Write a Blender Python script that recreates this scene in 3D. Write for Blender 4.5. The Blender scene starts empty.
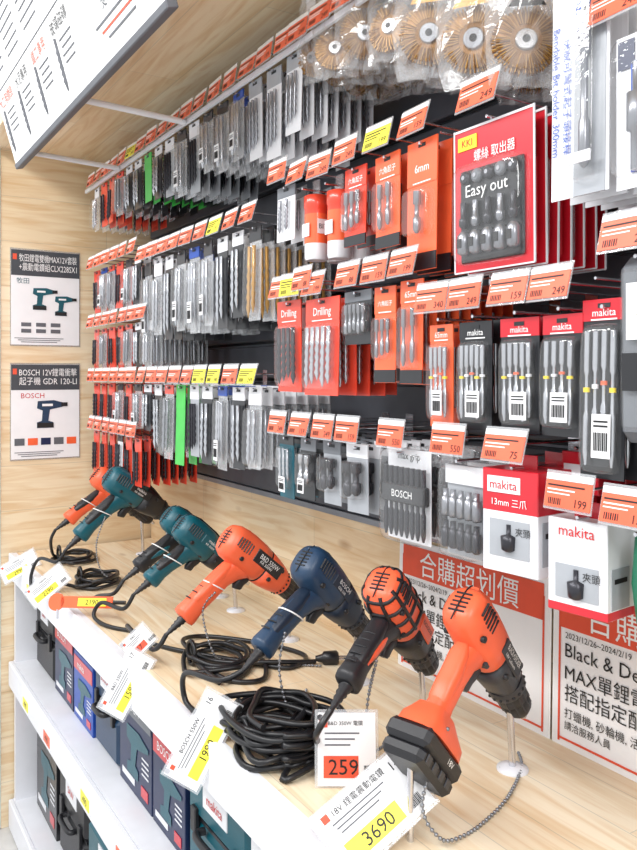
import bpy, bmesh, math, random
from mathutils import Vector, Matrix
random.seed(11)
scene = bpy.context.scene
scene.view_settings.view_transform = 'Standard'
V = Vector

# ------------------------------------------------------------------ materials
def lin(c):
    c /= 255.0
    return c/12.92 if c <= .04045 else ((c+.055)/1.055)**2.4
def S(r, g, b): return (lin(r), lin(g), lin(b), 1)
def mat(name, col, rough=.5, metal=0.0, alpha=1.0, var=.07, scale=25, coat=0.0, bump=0.0):
    m = bpy.data.materials.new(name); m.use_nodes = True
    nt = m.node_tree; b = nt.nodes['Principled BSDF']
    b.inputs['Roughness'].default_value = rough
    b.inputs['Metallic'].default_value = metal
    b.inputs['Alpha'].default_value = alpha
    b.inputs['Coat Weight'].default_value = coat
    tc = nt.nodes.new('ShaderNodeTexCoord'); nz = nt.nodes.new('ShaderNodeTexNoise')
    nz.inputs['Scale'].default_value = scale
    nt.links.new(tc.outputs['Object'], nz.inputs['Vector'])
    cr = nt.nodes.new('ShaderNodeValToRGB')
    cr.color_ramp.elements[0].position = .3; cr.color_ramp.elements[1].position = .7
    cr.color_ramp.elements[0].color = tuple(max(0, c*(1-var)) for c in col[:3])+(1,)
    cr.color_ramp.elements[1].color = tuple(min(1, c*(1+var)) for c in col[:3])+(1,)
    nt.links.new(nz.outputs['Fac'], cr.inputs['Fac'])
    nt.links.new(cr.outputs['Color'], b.inputs['Base Color'])
    if bump:
        n2 = nt.nodes.new('ShaderNodeTexNoise'); n2.inputs['Scale'].default_value = 900
        nt.links.new(tc.outputs['Object'], n2.inputs['Vector'])
        bp = nt.nodes.new('ShaderNodeBump'); bp.inputs['Strength'].default_value = bump
        bp.inputs['Distance'].default_value = .001
        nt.links.new(n2.outputs['Fac'], bp.inputs['Height']); nt.links.new(bp.outputs['Normal'], b.inputs['Normal'])
    return m

def plastic(name, col, body, rough=.04, edge=.45):
    # clear film: mostly see-through, with sharp surface reflections growing at grazing angles
    m = bpy.data.materials.new(name); m.use_nodes = True
    nt = m.node_tree; N = nt.nodes.new; L = nt.links.new
    out = nt.nodes['Material Output']; nt.nodes.remove(nt.nodes['Principled BSDF'])
    tr = N('ShaderNodeBsdfTransparent'); df = N('ShaderNodeBsdfDiffuse'); df.inputs['Color'].default_value = col
    gl = N('ShaderNodeBsdfGlossy'); gl.inputs['Roughness'].default_value = rough
    tc = N('ShaderNodeTexCoord'); nz = N('ShaderNodeTexNoise'); nz.inputs['Scale'].default_value = 90
    L(tc.outputs['Object'], nz.inputs['Vector'])
    bp = N('ShaderNodeBump'); bp.inputs['Strength'].default_value = .35; bp.inputs['Distance'].default_value = .002
    L(nz.outputs['Fac'], bp.inputs['Height']); L(bp.outputs['Normal'], gl.inputs['Normal'])
    m1 = N('ShaderNodeMixShader'); m1.inputs[0].default_value = body; L(tr.outputs[0], m1.inputs[1]); L(df.outputs[0], m1.inputs[2])
    lw = N('ShaderNodeLayerWeight'); lw.inputs['Blend'].default_value = .5; L(bp.outputs['Normal'], lw.inputs['Normal'])
    pw = N('ShaderNodeMath'); pw.operation = 'POWER'; pw.inputs[1].default_value = 3.5; L(lw.outputs['Facing'], pw.inputs[0])
    ma = N('ShaderNodeMath'); ma.operation = 'MULTIPLY_ADD'; ma.inputs[1].default_value = edge; ma.inputs[2].default_value = .055; L(pw.outputs[0], ma.inputs[0])
    m2 = N('ShaderNodeMixShader'); L(ma.outputs[0], m2.inputs[0]); L(m1.outputs[0], m2.inputs[1]); L(gl.outputs[0], m2.inputs[2])
    L(m2.outputs[0], out.inputs['Surface'])
    return m

def wood(name, la, ca, c1, c2, knots=True, width=.62, row=.085):
    m = bpy.data.materials.new(name); m.use_nodes = True
    nt = m.node_tree; L = nt.links.new; N = nt.nodes.new
    b = nt.nodes['Principled BSDF']; b.inputs['Roughness'].default_value = .42
    tc = N('ShaderNodeTexCoord'); sp = N('ShaderNodeSeparateXYZ'); L(tc.outputs['Object'], sp.inputs[0])
    cb = N('ShaderNodeCombineXYZ'); L(sp.outputs[la], cb.inputs[0]); L(sp.outputs[ca], cb.inputs[1])
    br = N('ShaderNodeTexBrick'); L(cb.outputs[0], br.inputs['Vector'])
    br.inputs['Scale'].default_value = 1; br.inputs['Brick Width'].default_value = width
    br.inputs['Row Height'].default_value = row; br.inputs['Mortar Size'].default_value = .0009
    br.inputs['Mortar Smooth'].default_value = .3; br.inputs['Bias'].default_value = 0
    br.inputs['Color1'].default_value = c1; br.inputs['Color2'].default_value = c2
    br.inputs['Mortar'].default_value = tuple(c*.72 for c in c1[:3])+(1,)
    mp = N('ShaderNodeMapping'); mp.inputs['Scale'].default_value = (2.0, 22, 1); L(cb.outputs[0], mp.inputs[0])
    nz = N('ShaderNodeTexNoise'); nz.inputs['Scale'].default_value = 1.6; nz.inputs['Detail'].default_value = 5
    nz.inputs['Distortion'].default_value = 1.4; L(mp.outputs[0], nz.inputs['Vector'])
    cr = N('ShaderNodeValToRGB'); e = cr.color_ramp.elements
    e[0].position = .34; e[0].color = (.78, .60, .40, 1); e[1].position = .58; e[1].color = (1, 1, 1, 1)
    L(nz.outputs['Fac'], cr.inputs['Fac'])
    mx = N('ShaderNodeMix'); mx.data_type = 'RGBA'; mx.blend_type = 'MULTIPLY'; mx.inputs['Factor'].default_value = .65
    L(br.outputs['Color'], mx.inputs['A']); L(cr.outputs['Color'], mx.inputs['B'])
    out = mx.outputs['Result']
    if knots:
        mp2 = N('ShaderNodeMapping'); mp2.inputs['Scale'].default_value = (3.0, 7.5, 1); L(cb.outputs[0], mp2.inputs[0])
        vo = N('ShaderNodeTexVoronoi'); vo.inputs['Scale'].default_value = 1.0; L(mp2.outputs[0], vo.inputs['Vector'])
        c3 = N('ShaderNodeValToRGB'); c3.color_ramp.elements[0].position = .03; c3.color_ramp.elements[0].color = (.40, .22, .10, 1)
        c3.color_ramp.elements[1].position = .10; c3.color_ramp.elements[1].color = (1, 1, 1, 1)
        L(vo.outputs['Distance'], c3.inputs['Fac'])
        m2 = N('ShaderNodeMix'); m2.data_type = 'RGBA'; m2.blend_type = 'MULTIPLY'; m2.inputs['Factor'].default_value = .55
        L(out, m2.inputs['A']); L(c3.outputs['Color'], m2.inputs['B']); out = m2.outputs['Result']
    L(out, b.inputs['Base Color'])
    return m

M = {}
def d(n, *a, **k): M[n] = mat(n, *a, **k)
d('label_orange', S(238, 108, 76), .4)
d('label_yellow', S(246, 234, 72), .4)
d('card_red', S(232, 72, 50), .3, coat=.3)
d('card_deepred', S(204, 28, 44), .3, coat=.3)
d('card_orange', S(244, 104, 60), .3, coat=.3)
d('card_black', S(32, 33, 37), .3, coat=.2)
d('card_grey', S(112, 116, 122), .35)
d('card_silver', S(164, 168, 174), .3)
d('card_white', S(230, 231, 235), .35, var=.03)
d('card_green', S(70, 190, 80), .4)
d('card_blue', S(28, 74, 165), .35)
d('card_teal', S(0, 88, 104), .4)
d('card_navy', S(24, 38, 76), .35)
d('card_yellow', S(245, 215, 40), .4)
d('steel', S(190, 192, 197), .22, .8)
d('bit_steel', S(145, 147, 153), .28, .75)
d('bit_dark', S(54, 54, 60), .3, .5)
d('brass', S(146, 104, 52), .45, .5)
d('gold', S(186, 142, 76), .35, .5)
d('chrome', S(215, 215, 220), .15, .95)
M['clear'] = plastic('clear', (.92, .94, .96, 1), .04, .05)
M['sleeve'] = plastic('sleeve', (.88, .90, .93, 1), .24, .10, .25)
M['bag'] = plastic('bag', (.92, .93, .95, 1), .14, .10, .55)
d('slat', S(80, 83, 91), .45, bump=.05)
d('slot', S(32, 34, 38), .5)
d('slot_edge', S(140, 144, 152), .4, .3)
d('white_steel', S(232, 233, 238), .35, var=.02)
d('paper', S(238, 238, 240), .5, var=.02)
d('ink', S(24, 24, 26), .5)
d('ink_grey', S(95, 97, 103), .5)
d('print_grey', S(66, 70, 76), .5)
d('print_orange', S(226, 84, 56), .5)
d('white', S(244, 244, 244), .45, var=.02)
d('t_orange', S(242, 102, 64), .34, bump=.1)
d('t_black', S(32, 32, 36), .40, bump=.15)
d('t_char', S(54, 55, 60), .38, bump=.15)
d('t_navy', S(34, 60, 88), .36, bump=.12)
d('t_navy2', S(22, 38, 58), .40, bump=.12)
d('t_teal', S(12, 86, 100), .34, bump=.12)
d('cable', S(26, 26, 29), .35)
d('t_red', S(200, 30, 30), .4)
d('green_pl', S(20, 110, 80), .3)
d('floor', S(200, 198, 194), .35)
d('wallw', S(232, 232, 232), .6, var=.02)
M['wood_shelf'] = wood('wood_shelf', 'X', 'Y', S(243, 230, 205), S(235, 214, 182), row=.075)
M['wood_end'] = wood('wood_end', 'Y', 'Z', S(239, 222, 192), S(231, 210, 174), row=.14, width=.8)
M['wood_back'] = wood('wood_back', 'X', 'Z', S(239, 222, 192), S(231, 208, 174), row=.12)
M['wood_soffit'] = wood('wood_soffit', 'X', 'Y', S(248, 232, 202), S(238, 216, 180), row=.12, width=.9)

# ------------------------------------------------------------------ mesh builder
class Fr:
    def __init__(s, o, x, y, z=None):
        s.o = V(o); s.x = V(x).normalized(); s.y = V(y).normalized()
        s.z = V(z).normalized() if z is not None else s.x.cross(s.y)
    def P(s, a, b, c=0): return s.o + s.x*a + s.y*b + s.z*c
WORLD = Fr((0, 0, 0), (1, 0, 0), (0, 1, 0))
def wallF(x, y, z, lean=0.0, yaw=0.0):   # u=+X v=up n=-Y
    c, s_ = math.cos(lean), math.sin(lean)
    return Fr((x, y, z), (math.cos(yaw), math.sin(yaw), 0), (-s_*math.sin(yaw), s_*math.cos(yaw), c))

class MB:
    def __init__(s): s.v = []; s.f = []; s.m = []; s.s = []; s.mats = []
    def mi(s, n):
        if n not in s.mats: s.mats.append(n)
        return s.mats.index(n)
    def add(s, vs, fs, m, sm=False):
        o = len(s.v); s.v.extend([tuple(p) for p in vs]); k = s.mi(m)
        for f in fs:
            s.f.append(tuple(i+o for i in f)); s.m.append(k); s.s.append(sm)
    def box(s, F, c, z, m, bev=0.0):
        h = [z[0]/2, z[1]/2, z[2]/2]
        if bev <= 0:
            vs = [F.P(c[0]+i*h[0], c[1]+j*h[1], c[2]+k*h[2]) for i in (-1, 1) for j in (-1, 1) for k in (-1, 1)]
            s.add(vs, [(0, 1, 3, 2), (4, 6, 7, 5), (0, 4, 5, 1), (2, 3, 7, 6), (0, 2, 6, 4), (1, 5, 7, 3)], m); return
        bev = min(bev, min(h)*.95)
        cor = [(i, j, k) for i in (-1, 1) for j in (-1, 1) for k in (-1, 1)]
        vs = []; ix = {}
        for q in cor:
            for ax in range(3):
                p = [c[t]+q[t]*(h[t]-(0 if t == ax else bev)) for t in range(3)]
                ix[(q, ax)] = len(vs); vs.append(F.P(*p))
        fs = []
        for ax in range(3):
            o1, o2 = [t for t in range(3) if t != ax]
            for sg in (-1, 1):
                r = []
                for (p, q2) in ((-1, -1), (1, -1), (1, 1), (-1, 1)):
                    q = [0, 0, 0]; q[ax] = sg; q[o1] = p; q[o2] = q2; r.append(ix[(tuple(q), ax)])
                fs.append(tuple(r))
        for a in range(3):
            for b in range(a+1, 3):
                t = 3-a-b
                for sa in (-1, 1):
                    for sb in (-1, 1):
                        q = [0, 0, 0]; q[a] = sa; q[b] = sb
                        q[t] = -1; c1 = tuple(q); q[t] = 1; c2 = tuple(q)
                        fs.append((ix[(c1, a)], ix[(c2, a)], ix[(c2, b)], ix[(c1, b)]))
        for q in cor: fs.append((ix[(q, 0)], ix[(q, 1)], ix[(q, 2)]))
        s.add(vs, fs, m)
    def lathe(s, p0, dr, prof, m, n=12, sm=True, caps=True):
        dr = V(dr).normalized(); u = dr.orthogonal().normalized(); w = dr.cross(u); p0 = V(p0)
        vs = []; fs = []
        for (t, r) in prof:
            for j in range(n):
                a = 2*math.pi*j/n
                vs.append(p0+dr*t+(u*math.cos(a)+w*math.sin(a))*max(r, 1e-5))
        for i in range(len(prof)-1):
            for j in range(n):
                k = (j+1) % n; fs.append((i*n+j, i*n+k, (i+1)*n+k, (i+1)*n+j))
        s.add(vs, fs, m, sm)
        if caps:
            s.add(vs[:n], [tuple(range(n))], m); s.add(vs[-n:], [tuple(range(n))], m)
    def cyl(s, p0, p1, r, m, n=10, r1=None):
        p0 = V(p0); p1 = V(p1); s.lathe(p0, p1-p0, [(0, r), ((p1-p0).length, r if r1 is None else r1)], m, n)
    def tube(s, pts, r, m, n=8, sub=6, closed=False):
        P = [V(p) for p in pts]; Q = []
        cnt = len(P)
        for i in range(cnt if closed else cnt-1):
            if closed: a, b, c, e = P[i-1], P[i], P[(i+1) % cnt], P[(i+2) % cnt]
            else: a, b, c, e = P[max(i-1, 0)], P[i], P[i+1], P[min(i+2, cnt-1)]
            for k in range(sub):
                t = k/sub
                Q.append(.5*((2*b)+(c-a)*t+(2*a-5*b+4*c-e)*t*t+(3*b-a-3*c+e)*t*t*t))
        if not closed: Q.append(P[-1])
        vs = []; fs = []; L = len(Q); pu = None
        for i in range(L):
            if closed: T = (Q[(i+1) % L]-Q[i-1])
            else: T = Q[min(i+1, L-1)]-Q[max(i-1, 0)]
            T = T.normalized() if T.length > 1e-9 else V((1, 0, 0))
            u = T.orthogonal().normalized() if pu is None else (pu-T*pu.dot(T))
            u = u.normalized() if u.length > 1e-6 else T.orthogonal().normalized()
            pu = u; w = T.cross(u)
            for j in range(n):
                a = 2*math.pi*j/n; vs.append(Q[i]+(u*math.cos(a)+w*math.sin(a))*r)
        for i in range(L if closed else L-1):
            i2 = (i+1) % L
            for j in range(n):
                k = (j+1) % n; fs.append((i*n+j, i*n+k, i2*n+k, i2*n+j))
        s.add(vs, fs, m, True)
        if not closed:
            s.add(vs[:n], [tuple(range(n))], m); s.add(vs[-n:], [tuple(range(n))], m)
        return Q
    def ball(s, c, r, m):
        c = V(c); vs = [c+V((0, 0, r))]; n = 6
        for la in (-.5, .5):
            for j in range(n):
                a = 2*math.pi*j/n; vs.append(c+V((math.cos(a)*r*.87, math.sin(a)*r*.87, -la*r)))
        vs.append(c-V((0, 0, r))); fs = []
        for j in range(n):
            k = (j+1) % n
            fs += [(0, 1+j, 1+k), (1+j, 7+j, 7+k, 1+k), (13, 7+k, 7+j)]
        s.add(vs, fs, m, True)
    def loft(s, F, secs, m, n=26, p=2.6, fixed=None, cap0=True):
        vs = []; L = len(secs)
        for i, q in enumerate(secs):
            if fixed: tx, ty = fixed
            else:
                A = secs[max(i-1, 0)]; B = secs[min(i+1, L-1)]
                tx, ty = B[0]-A[0], B[1]-A[1]; l = math.hypot(tx, ty) or 1; tx /= l; ty /= l
            px, py = -ty, tx
            for j in range(n):
                th = 2*math.pi*j/n; c, sn = math.cos(th), math.sin(th)
                x = math.copysign(abs(c)**(2/p), c)*q[2]; y = math.copysign(abs(sn)**(2/p), sn)*q[3]
                vs.append(F.P(q[0]+px*x, q[1]+py*x, y))
        o = len(s.v); s.v.extend([tuple(v) for v in vs]); cur = m
        for i in range(L-1):
            if len(secs[i]) > 4 and secs[i][4]: cur = secs[i][4]
            k_ = s.mi(cur)
            for j in range(n):
                k = (j+1) % n
                s.f.append((o+i*n+j, o+i*n+k, o+(i+1)*n+k, o+(i+1)*n+j)); s.m.append(k_); s.s.append(True)
        if cap0: s.add(vs[:n], [tuple(range(n))], m)
        s.add(vs[-n:], [tuple(range(n))], cur)
    def dome(s, F, u, v, w, h, t, m='clear'):
        # vacuum formed blister bulging out of a card
        G = Fr(F.P(u, v, .001), F.z, F.y)
        s.loft(G, [(0, 0, h/2, w/2), (t*.55, 0, h/2*.985, w/2*.96), (t*.8, 0, h/2*.965, w/2*.91), (t*.94, 0, h/2*.93, w/2*.83), (t, 0, h/2*.88, w/2*.72)], m, n=28, p=7, fixed=(1, 0), cap0=False)
    def text(s, F, t, u, v, n, h, m, rot=0, sx=1.0, left=False):
        vs, fs, wd = tdata(t)
        c, sn = math.cos(rot), math.sin(rot)
        off = wd/2 if left else 0
        s.add([F.P(u+((x+off)*sx*c-y*sn)*h, v+((x+off)*sx*sn+y*c)*h, n) for (x, y) in vs], fs, m)
    def build(s, name):
        me = bpy.data.meshes.new(name); me.from_pydata(s.v, [], s.f)
        for n in s.mats: me.materials.append(M[n])
        me.polygons.foreach_set('material_index', s.m); me.polygons.foreach_set('use_smooth', s.s)
        bm = bmesh.new(); bm.from_mesh(me); bmesh.ops.recalc_face_normals(bm, faces=bm.faces); bm.to_mesh(me); bm.free()
        me.update(); ob = bpy.data.objects.new(name, me); scene.collection.objects.link(ob); return ob

TC = {}
def tdata(t):
    if t in TC: return TC[t]
    cu = bpy.data.curves.new('t', 'FONT'); cu.body = t; cu.resolution_u = 2; cu.size = 1.25
    cu.align_x = 'CENTER'; cu.align_y = 'CENTER'
    ob = bpy.data.objects.new('t', cu); scene.collection.objects.link(ob)
    dg = bpy.context.evaluated_depsgraph_get()
    me = bpy.data.meshes.new_from_object(ob.evaluated_get(dg))
    vs = [(v.co.x, v.co.y) for v in me.vertices]; fs = [tuple(p.vertices) for p in me.polygons]
    if vs:
        x0 = min(v[0] for v in vs); x1 = max(v[0] for v in vs); y0 = min(v[1] for v in vs); y1 = max(v[1] for v in vs)
        cx, cy = (x0+x1)/2, (y0+y1)/2; vs = [(a-cx, b-cy) for a, b in vs]; wd = x1-x0
    else: wd = 1
    bpy.data.objects.remove(ob); bpy.data.meshes.remove(me); bpy.data.curves.remove(cu)
    TC[t] = (vs, fs, wd); return TC[t]

# ------------------------------------------------------------------ shell
SH = .85      # shelf top height
def simple(name, c, z, m, bev=0.0):
    b = MB(); b.box(WORLD, c, z, m, bev); return b.build(name)
simple('floor', (-1, 0, -.02), (5, 4, .04), 'floor')
simple('wall_back', (-1, 1.035, 1.2), (3.4, .10, 2.4), 'wallw')
simple('wall_left', (-2.645, .72, 1.08), (.05, .50, 2.16), 'wood_end')
simple('trim_1', (-2.645, .445, 1.08), (.06, .05, 2.16), 'white_steel', .004)
simple('ceiling', (-1.2, .70, 2.125), (2.85, .55, .04), 'wood_soffit')
b = MB(); b.box(WORLD, (-1, .965, .975), (3.22, .03, .25), 'wood_back'); b.box(WORLD, (-1, .962, 1.104), (3.22, .036, .012), 'slot_edge')
b.build('wood_backboard')
b = MB()
b.box(WORLD, (-1, .972, 1.62), (3.22, .012, .96), 'slot')
z = 1.112
while z < 2.05:
    b.box(WORLD, (-1, .958, z+.041), (3.22, .022, .082), 'slat', .003)
    b.box(WORLD, (-1, .9675, z+.0855), (3.22, .006, .004), 'slot_edge')
    z += .094
b.build('slatwall_panel')
b = MB()
b.box(WORLD, (-1.0, .727, SH-.012), (3.22, .446, .024), 'wood_shelf')
b.box(WORLD, (-1.0, .497, SH-.0355), (3.22, .014, .077), 'white_steel', .003)
b.box(WORLD, (-1.0, .507, SH-.001), (3.22, .012, .004), 'white_steel')
for zz, th in ((.517, .075), (.09, .085)):
    b.box(WORLD, (-1.0, .727, zz-.012), (3.22, .446, .024), 'white_steel')
    b.box(WORLD, (-1.0, .497, zz-th/2), (3.22, .014, th), 'white_steel', .003)
b.box(WORLD, (-2.60, .727, .42), (.02, .44, .82), 'white_steel')
b.box(WORLD, (.60, .727, .42), (.02, .44, .82), 'white_steel')
b.box(WORLD, (-1.0, .945, .42), (3.2, .012, .80), 'card_grey')
for (x, zz, c) in ((-2.35, .48, 'label_yellow'), (-2.1, .48, 'label_orange'), (-1.75, .48, 'label_yellow'), (-1.5, .48, 'label_orange'),
                   (-1.2, .48, 'label_yellow'), (-1.98, .055, 'label_yellow'), (-2.3, .812, 'label_yellow')):
    b.box(WORLD, (x, .4885, zz), (.07, .003, .045), 'paper'); b.box(WORLD, (x, .4865, zz-.006), (.062, .002, .026), c)
    b.text(wallF(x, .4853, zz-.006), '490', 0, 0, 0, .017, 'ink')
b.build('display_shelf')

# ------------------------------------------------------------------ posters on end wall
def poster(name, zc, l1, l2, kind):
    b = MB(); F = Fr((-2.6185, .604, zc), (0, 1, 0), (0, 0, 1))
    b.box(F, (0, 0, 0), (.216, .306, .003), 'sleeve'); b.box(F, (0, 0, .0005), (.21, .297, .003), 'paper')
    b.box(F, (0, .108, .0022), (.21, .08, .001), 'print_grey')
    b.box(F, (-.094, .126, .003), (.012, .018, .001), 'print_orange')
    for t, v in ((l1, .124), (l2, .096)):
        wd = tdata(t)[2]; b.text(F, t, .008, v, .0032, .0215, 'white', sx=min(1, .178/(wd*.0215)))
    if kind == 0:
        b.text(F, '牧田', -.07, .052, .0027, .016, 't_teal')
        mc = 't_teal'
        posn = ((-.01, .0, 1.0), (.055, -.02, .9))
        for i in range(6): b.box(F, (-.06+(i % 3)*.045, -.085-(i//3)*.02, .0025), (.03, .012, .001), 'ink_grey')
    else:
        b.text(F, 'BOSCH', -.04, .05, .0027, .018, 't_red'); mc = 't_navy'
        posn = ((.01, -.005, 1.25),)
        for i in range(5): b.box(F, (-.08+i*.04, -.095, .0025), (.03, .022, .001), ('ink_grey', 'card_orange', 'card_navy')[i % 3])
    for (u, v, k) in posn:
        pts = [(-.028, .030), (.012, .032), (.030, .027), (.044, .024), (.044, .018), (.030, .014), (.010, .010), (.002, .008), (-.002, -.020), (.010, -.024), (.012, -.038), (-.030, -.038), (-.030, -.024), (-.018, -.020), (-.016, .006), (-.030, .012)]
        b.add([F.P(u+a*k, v+c*k, .0032) for a, c in pts], [tuple(range(len(pts)))], mc)
        b.box(F, (u+.038*k, v+.021*k, .0036), (.016*k, .010*k, .001), 'ink')
        b.box(F, (u-.009*k, v-.031*k, .0036), (.040*k, .012*k, .001), 'ink')
        b.box(F, (u-.004*k, v+.020*k, .0036), (.026*k, .006*k, .001), 'white')
    for i in range(3): b.box(F, (-.02, -.128-.006*i, .0025), (.15-.02*i, .002, .001), 'ink_grey')
    b.build(name)
poster('promotional_poster', 1.647, '牧田鋰電雙機MAX12V套裝', '+震動電鑽組CLX228SX1', 0)
poster('promotional_poster', 1.288, 'BOSCH 12V鋰電衝擊', '起子機 GDR 120-LI', 1)

# ------------------------------------------------------------------ overhead sign
b = MB()
lean = math.atan(.05/.176)
F = Fr((-1.69, .45, 1.955), (1, 0, 0), (0, -math.sin(lean), math.cos(lean)))
b.box(F, (0, .23, 0), (1.10, .46, .016), 'white', .002)
b.box(F, (0, .006, .001), (1.104, .014, .02), 'ink_grey', .002)
b.text(F, '衝擊起子機用', .37, .155, .0105, .034, 'print_orange')
b.text(F, '使用鑽頭', .37, .105, .0105, .028, 'print_grey')
for j in range(3): b.box(F, (.37, .075-.015*j, .009), (.24-.05*j, .0035, .001), 'print_orange' if j == 1 else 'ink_grey')
heads = ['木工用鑽頭', '水泥專用', '鐵工專用', '玻璃磁磚']
for i, h in enumerate(heads):
    u = -.46+i*.175
    b.text(F, h, u, .160, .0095, .024, 'print_orange' if i % 2 == 0 else 'ink')
    for j in range(4): b.box(F, (u+.018, .128-.015*j, .009), (.08-.014*(j % 2), .0028, .001), 'ink_grey')
    b.lathe(F.P(u-.045, .140, .010), -F.y, [(0, .003), (.02, .003)]+[(.022+.007*q, .0048 if q % 2 else .003) for q in range(11)]+[(.105, .001)], 'ink_grey', 8)
    b.text(F, h, u, .36, .0095, .03, 'print_orange' if i % 2 else 'ink')
    for j in range(6): b.box(F, (u, .325-.02*j, .009), (.13-.02*(j % 2), .003, .001), 'ink_grey')
b.box(F, (-.10, .190, .009), (.88, .002, .001), 'ink_grey')
for x in (-2.2, -1.72):
    b.cyl((x, .452, 1.992), (x, .706, 1.982), .007, 'white_steel')
for x in (-2.2, -1.72, -1.2):
    b.cyl((x, .40, 2.15), (x, .50, 2.108), .006, 'white_steel')
b.build('overhead_sign')

# ------------------------------------------------------------------ hooks, labels, packs
PR = ['199', '88', '249', '340', '159', '75', '550']
def label(b, x, z, y=.70, w=.062, h=.030, kind=None):
    x += random.uniform(-.003, .003)
    F = wallF(x, y, z, .22+random.uniform(-.08, .08), random.uniform(-.06, .06))
    c = kind or ('label_yellow' if random.random() < .06 else 'label_orange')
    b.box(F, (0, .004, -.001), (w+.003, h+.014, .0012), 'sleeve')
    b.box(F, (0, 0, 0), (w, h, .0012), c)
    b.box(F, (0, h/2+.004, 0), (w, .007, .002), 'white')
    b.text(F, random.choice(PR), w*.3, -h*.26, .001, h*.34, 'ink')
    b.box(F, (-w*.05, h*.32, .0008), (w*.8, .0018, .0004), 'ink')
    b.box(F, (-w*.15, h*.16, .0008), (w*.6, .0016, .0004), 'ink' if c == 'label_yellow' else 'white')
    b.box(F, (-w*.2, h*.02, .0008), (w*.5, .0014, .0004), 'ink' if c == 'label_yellow' else 'white')
    for i in range(7): b.box(F, (-w*.4+i*.0028, -h*.28, .0008), (.0009+.0006*(i % 2), h*.24, .0004), 'ink')
def wire(b, x, z, y=.70):
    b.cyl((x, .95, z+.004), (x, y+.004, z+.004), .0018, 'chrome', 6)
    b.cyl((x, .95, z-.026), (x, y+.014, z-.026), .0024, 'chrome', 6)
    b.box(WORLD, (x, .946, z-.01), (.022, .004, .05), 'chrome')
def bit(b, p, dr, L, r, m, twist=True, n=7):
    if twist:
        pr = [(0, r*.8), (L*.25, r*.8)]; k = 9
        for i in range(k): pr.append((L*(.27+.66*i/k), r if i % 2 == 0 else r*.62))
        pr.append((L, r*.1))
    else:
        pr = [(0, r), (L*.3, r), (L*.33, r*.6), (L*.6, r*.6), (L*.63, r*.95), (L*.9, r*.95), (L, r*.4)]
    b.lathe(p, dr, pr, m, n)
def pack(b, F, w, h, card='card_black', header=None, hh=.25, bits=2, bcol='bit_steel', bl=.6, r=.004, twist=True,
         blister=False, txt=None, tcol='white', sticker=False, detail=True, full=True, band=None, bot=None, ts=.16):
    if full: b.box(F, (0, -h/2, 0), (w, h, .0012), card)
    else: b.box(F, (0, -h/2, -.001), (w, h, .0012), 'sleeve')
    if header: b.box(F, (0, -h*hh/2, .0004), (w*1.01, h*hh, .0022), header)
    if bot: b.box(F, (0, -h*.93, .0006), (w*1.0, h*.13, .002), bot)
    b.box(F, (0, -.007, .0016), (.016, .005, .001), 'slot')
    if bits:
        for i in range(bits):
            u = (i-(bits-1)/2)*min(w*.8/bits, .022)
            L = h*bl*(1-.06*(i % 3))
            bit(b, F.P(u, -h*(hh+.06), .003+r), -F.y, L, r, bcol, twist, 7 if detail else 4)
            if band and detail: b.lathe(F.P(u, -h*(hh+.06)-L*.42, .003+r), -F.y, [(0, r*1.02), (L*.035, r*1.02)], band[i % len(band)], 8)
    if not detail: return
    if txt:
        b.text(F, txt, 0, -h*hh*.62, .0017, min(h*hh*.4, w*ts*1.4), tcol)
        b.box(F, (0, -h*hh*.95, .0017), (w*.6, .0016, .0003), tcol)
    if blister:
        b.dome(F, 0, -h*(hh+.06)-h*bl*.5, w*.88, h*bl*1.12, max(.014, 2*r+.006))
    elif not full:
        b.dome(F, 0, -h*(.5+hh/2), w*.92, h*(.94-hh), 2*r+.008)
    if sticker:
        n0 = max(.0155, 2*r+.0085) if blister else 2*r+.0095
        b.box(F, (w*.17, -h*.76, n0), (w*.42, h*.24, .001), 'paper')
        for i in range(8): b.box(F, (w*.17-w*.15+i*w*.042, -h*.79, n0+.001), (w*.014*(1+i % 2), h*.10, .0004), 'ink')
        for i in range(2): b.box(F, (w*.17, -h*(.68+.025*i), n0+.001), (w*.32, h*.01, .0004), 'ink')
def stack(name, x, z, w, h, n=6, y0=.722, gap=.026, lab=True, lkind=None, drop=.02, lw=.062, **k):
    b = MB(); wire(b, x, z)
    if lab: label(b, x, z, kind=lkind, w=lw)
    for i in range(n):
        y = y0+i*gap
        if y > .935: break
        F = wallF(x+random.uniform(-.002, .002), y, z-drop-random.uniform(0, .003), random.uniform(-.02, .03), random.uniform(-.06, .06))
        pack(b, F, w, h, detail=(i == 0), **k)
    return b.build(name)

def left_kind():
    r = random.random()
    if r < .12: return dict(card='card_black', header='card_white', hh=.16, bits=2, bcol='steel', bl=.72, r=.0052)
    if r < .38: return dict(full=False, header='card_black', hh=.16, bits=2, bcol='steel', bl=.72, r=.0055, sticker=True)
    if r < .52: return dict(full=False, header='card_white', hh=.22, bits=2, bcol='steel', bl=.68, r=.005)
    if r < .62: return dict(full=False, header='card_blue', hh=.12, bits=3, bcol='steel', bl=.76, r=.0045, sticker=True)
    if r < .76: return dict(card='card_white', header='card_black', hh=.14, bits=2, bcol='bit_dark', bl=.74, r=.006)
    if r < .86: return dict(full=False, header='card_red', hh=.12, bits=2, bcol='bit_steel', bl=.74, r=.0055)
    return dict(card='card_silver', header='card_white', hh=.2, bits=3, bcol='bit_dark', bl=.68, r=.004)
RED = dict(card='card_red', header='card_red', hh=.22, bits=2, bcol='bit_dark', bl=.66, r=.0045)
GRN = dict(card='card_green', header='card_green', hh=.3, bits=0)
GLD = dict(full=False, header='card_black', hh=.15, bits=2, bcol='gold', bl=.76, r=.005)
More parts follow.
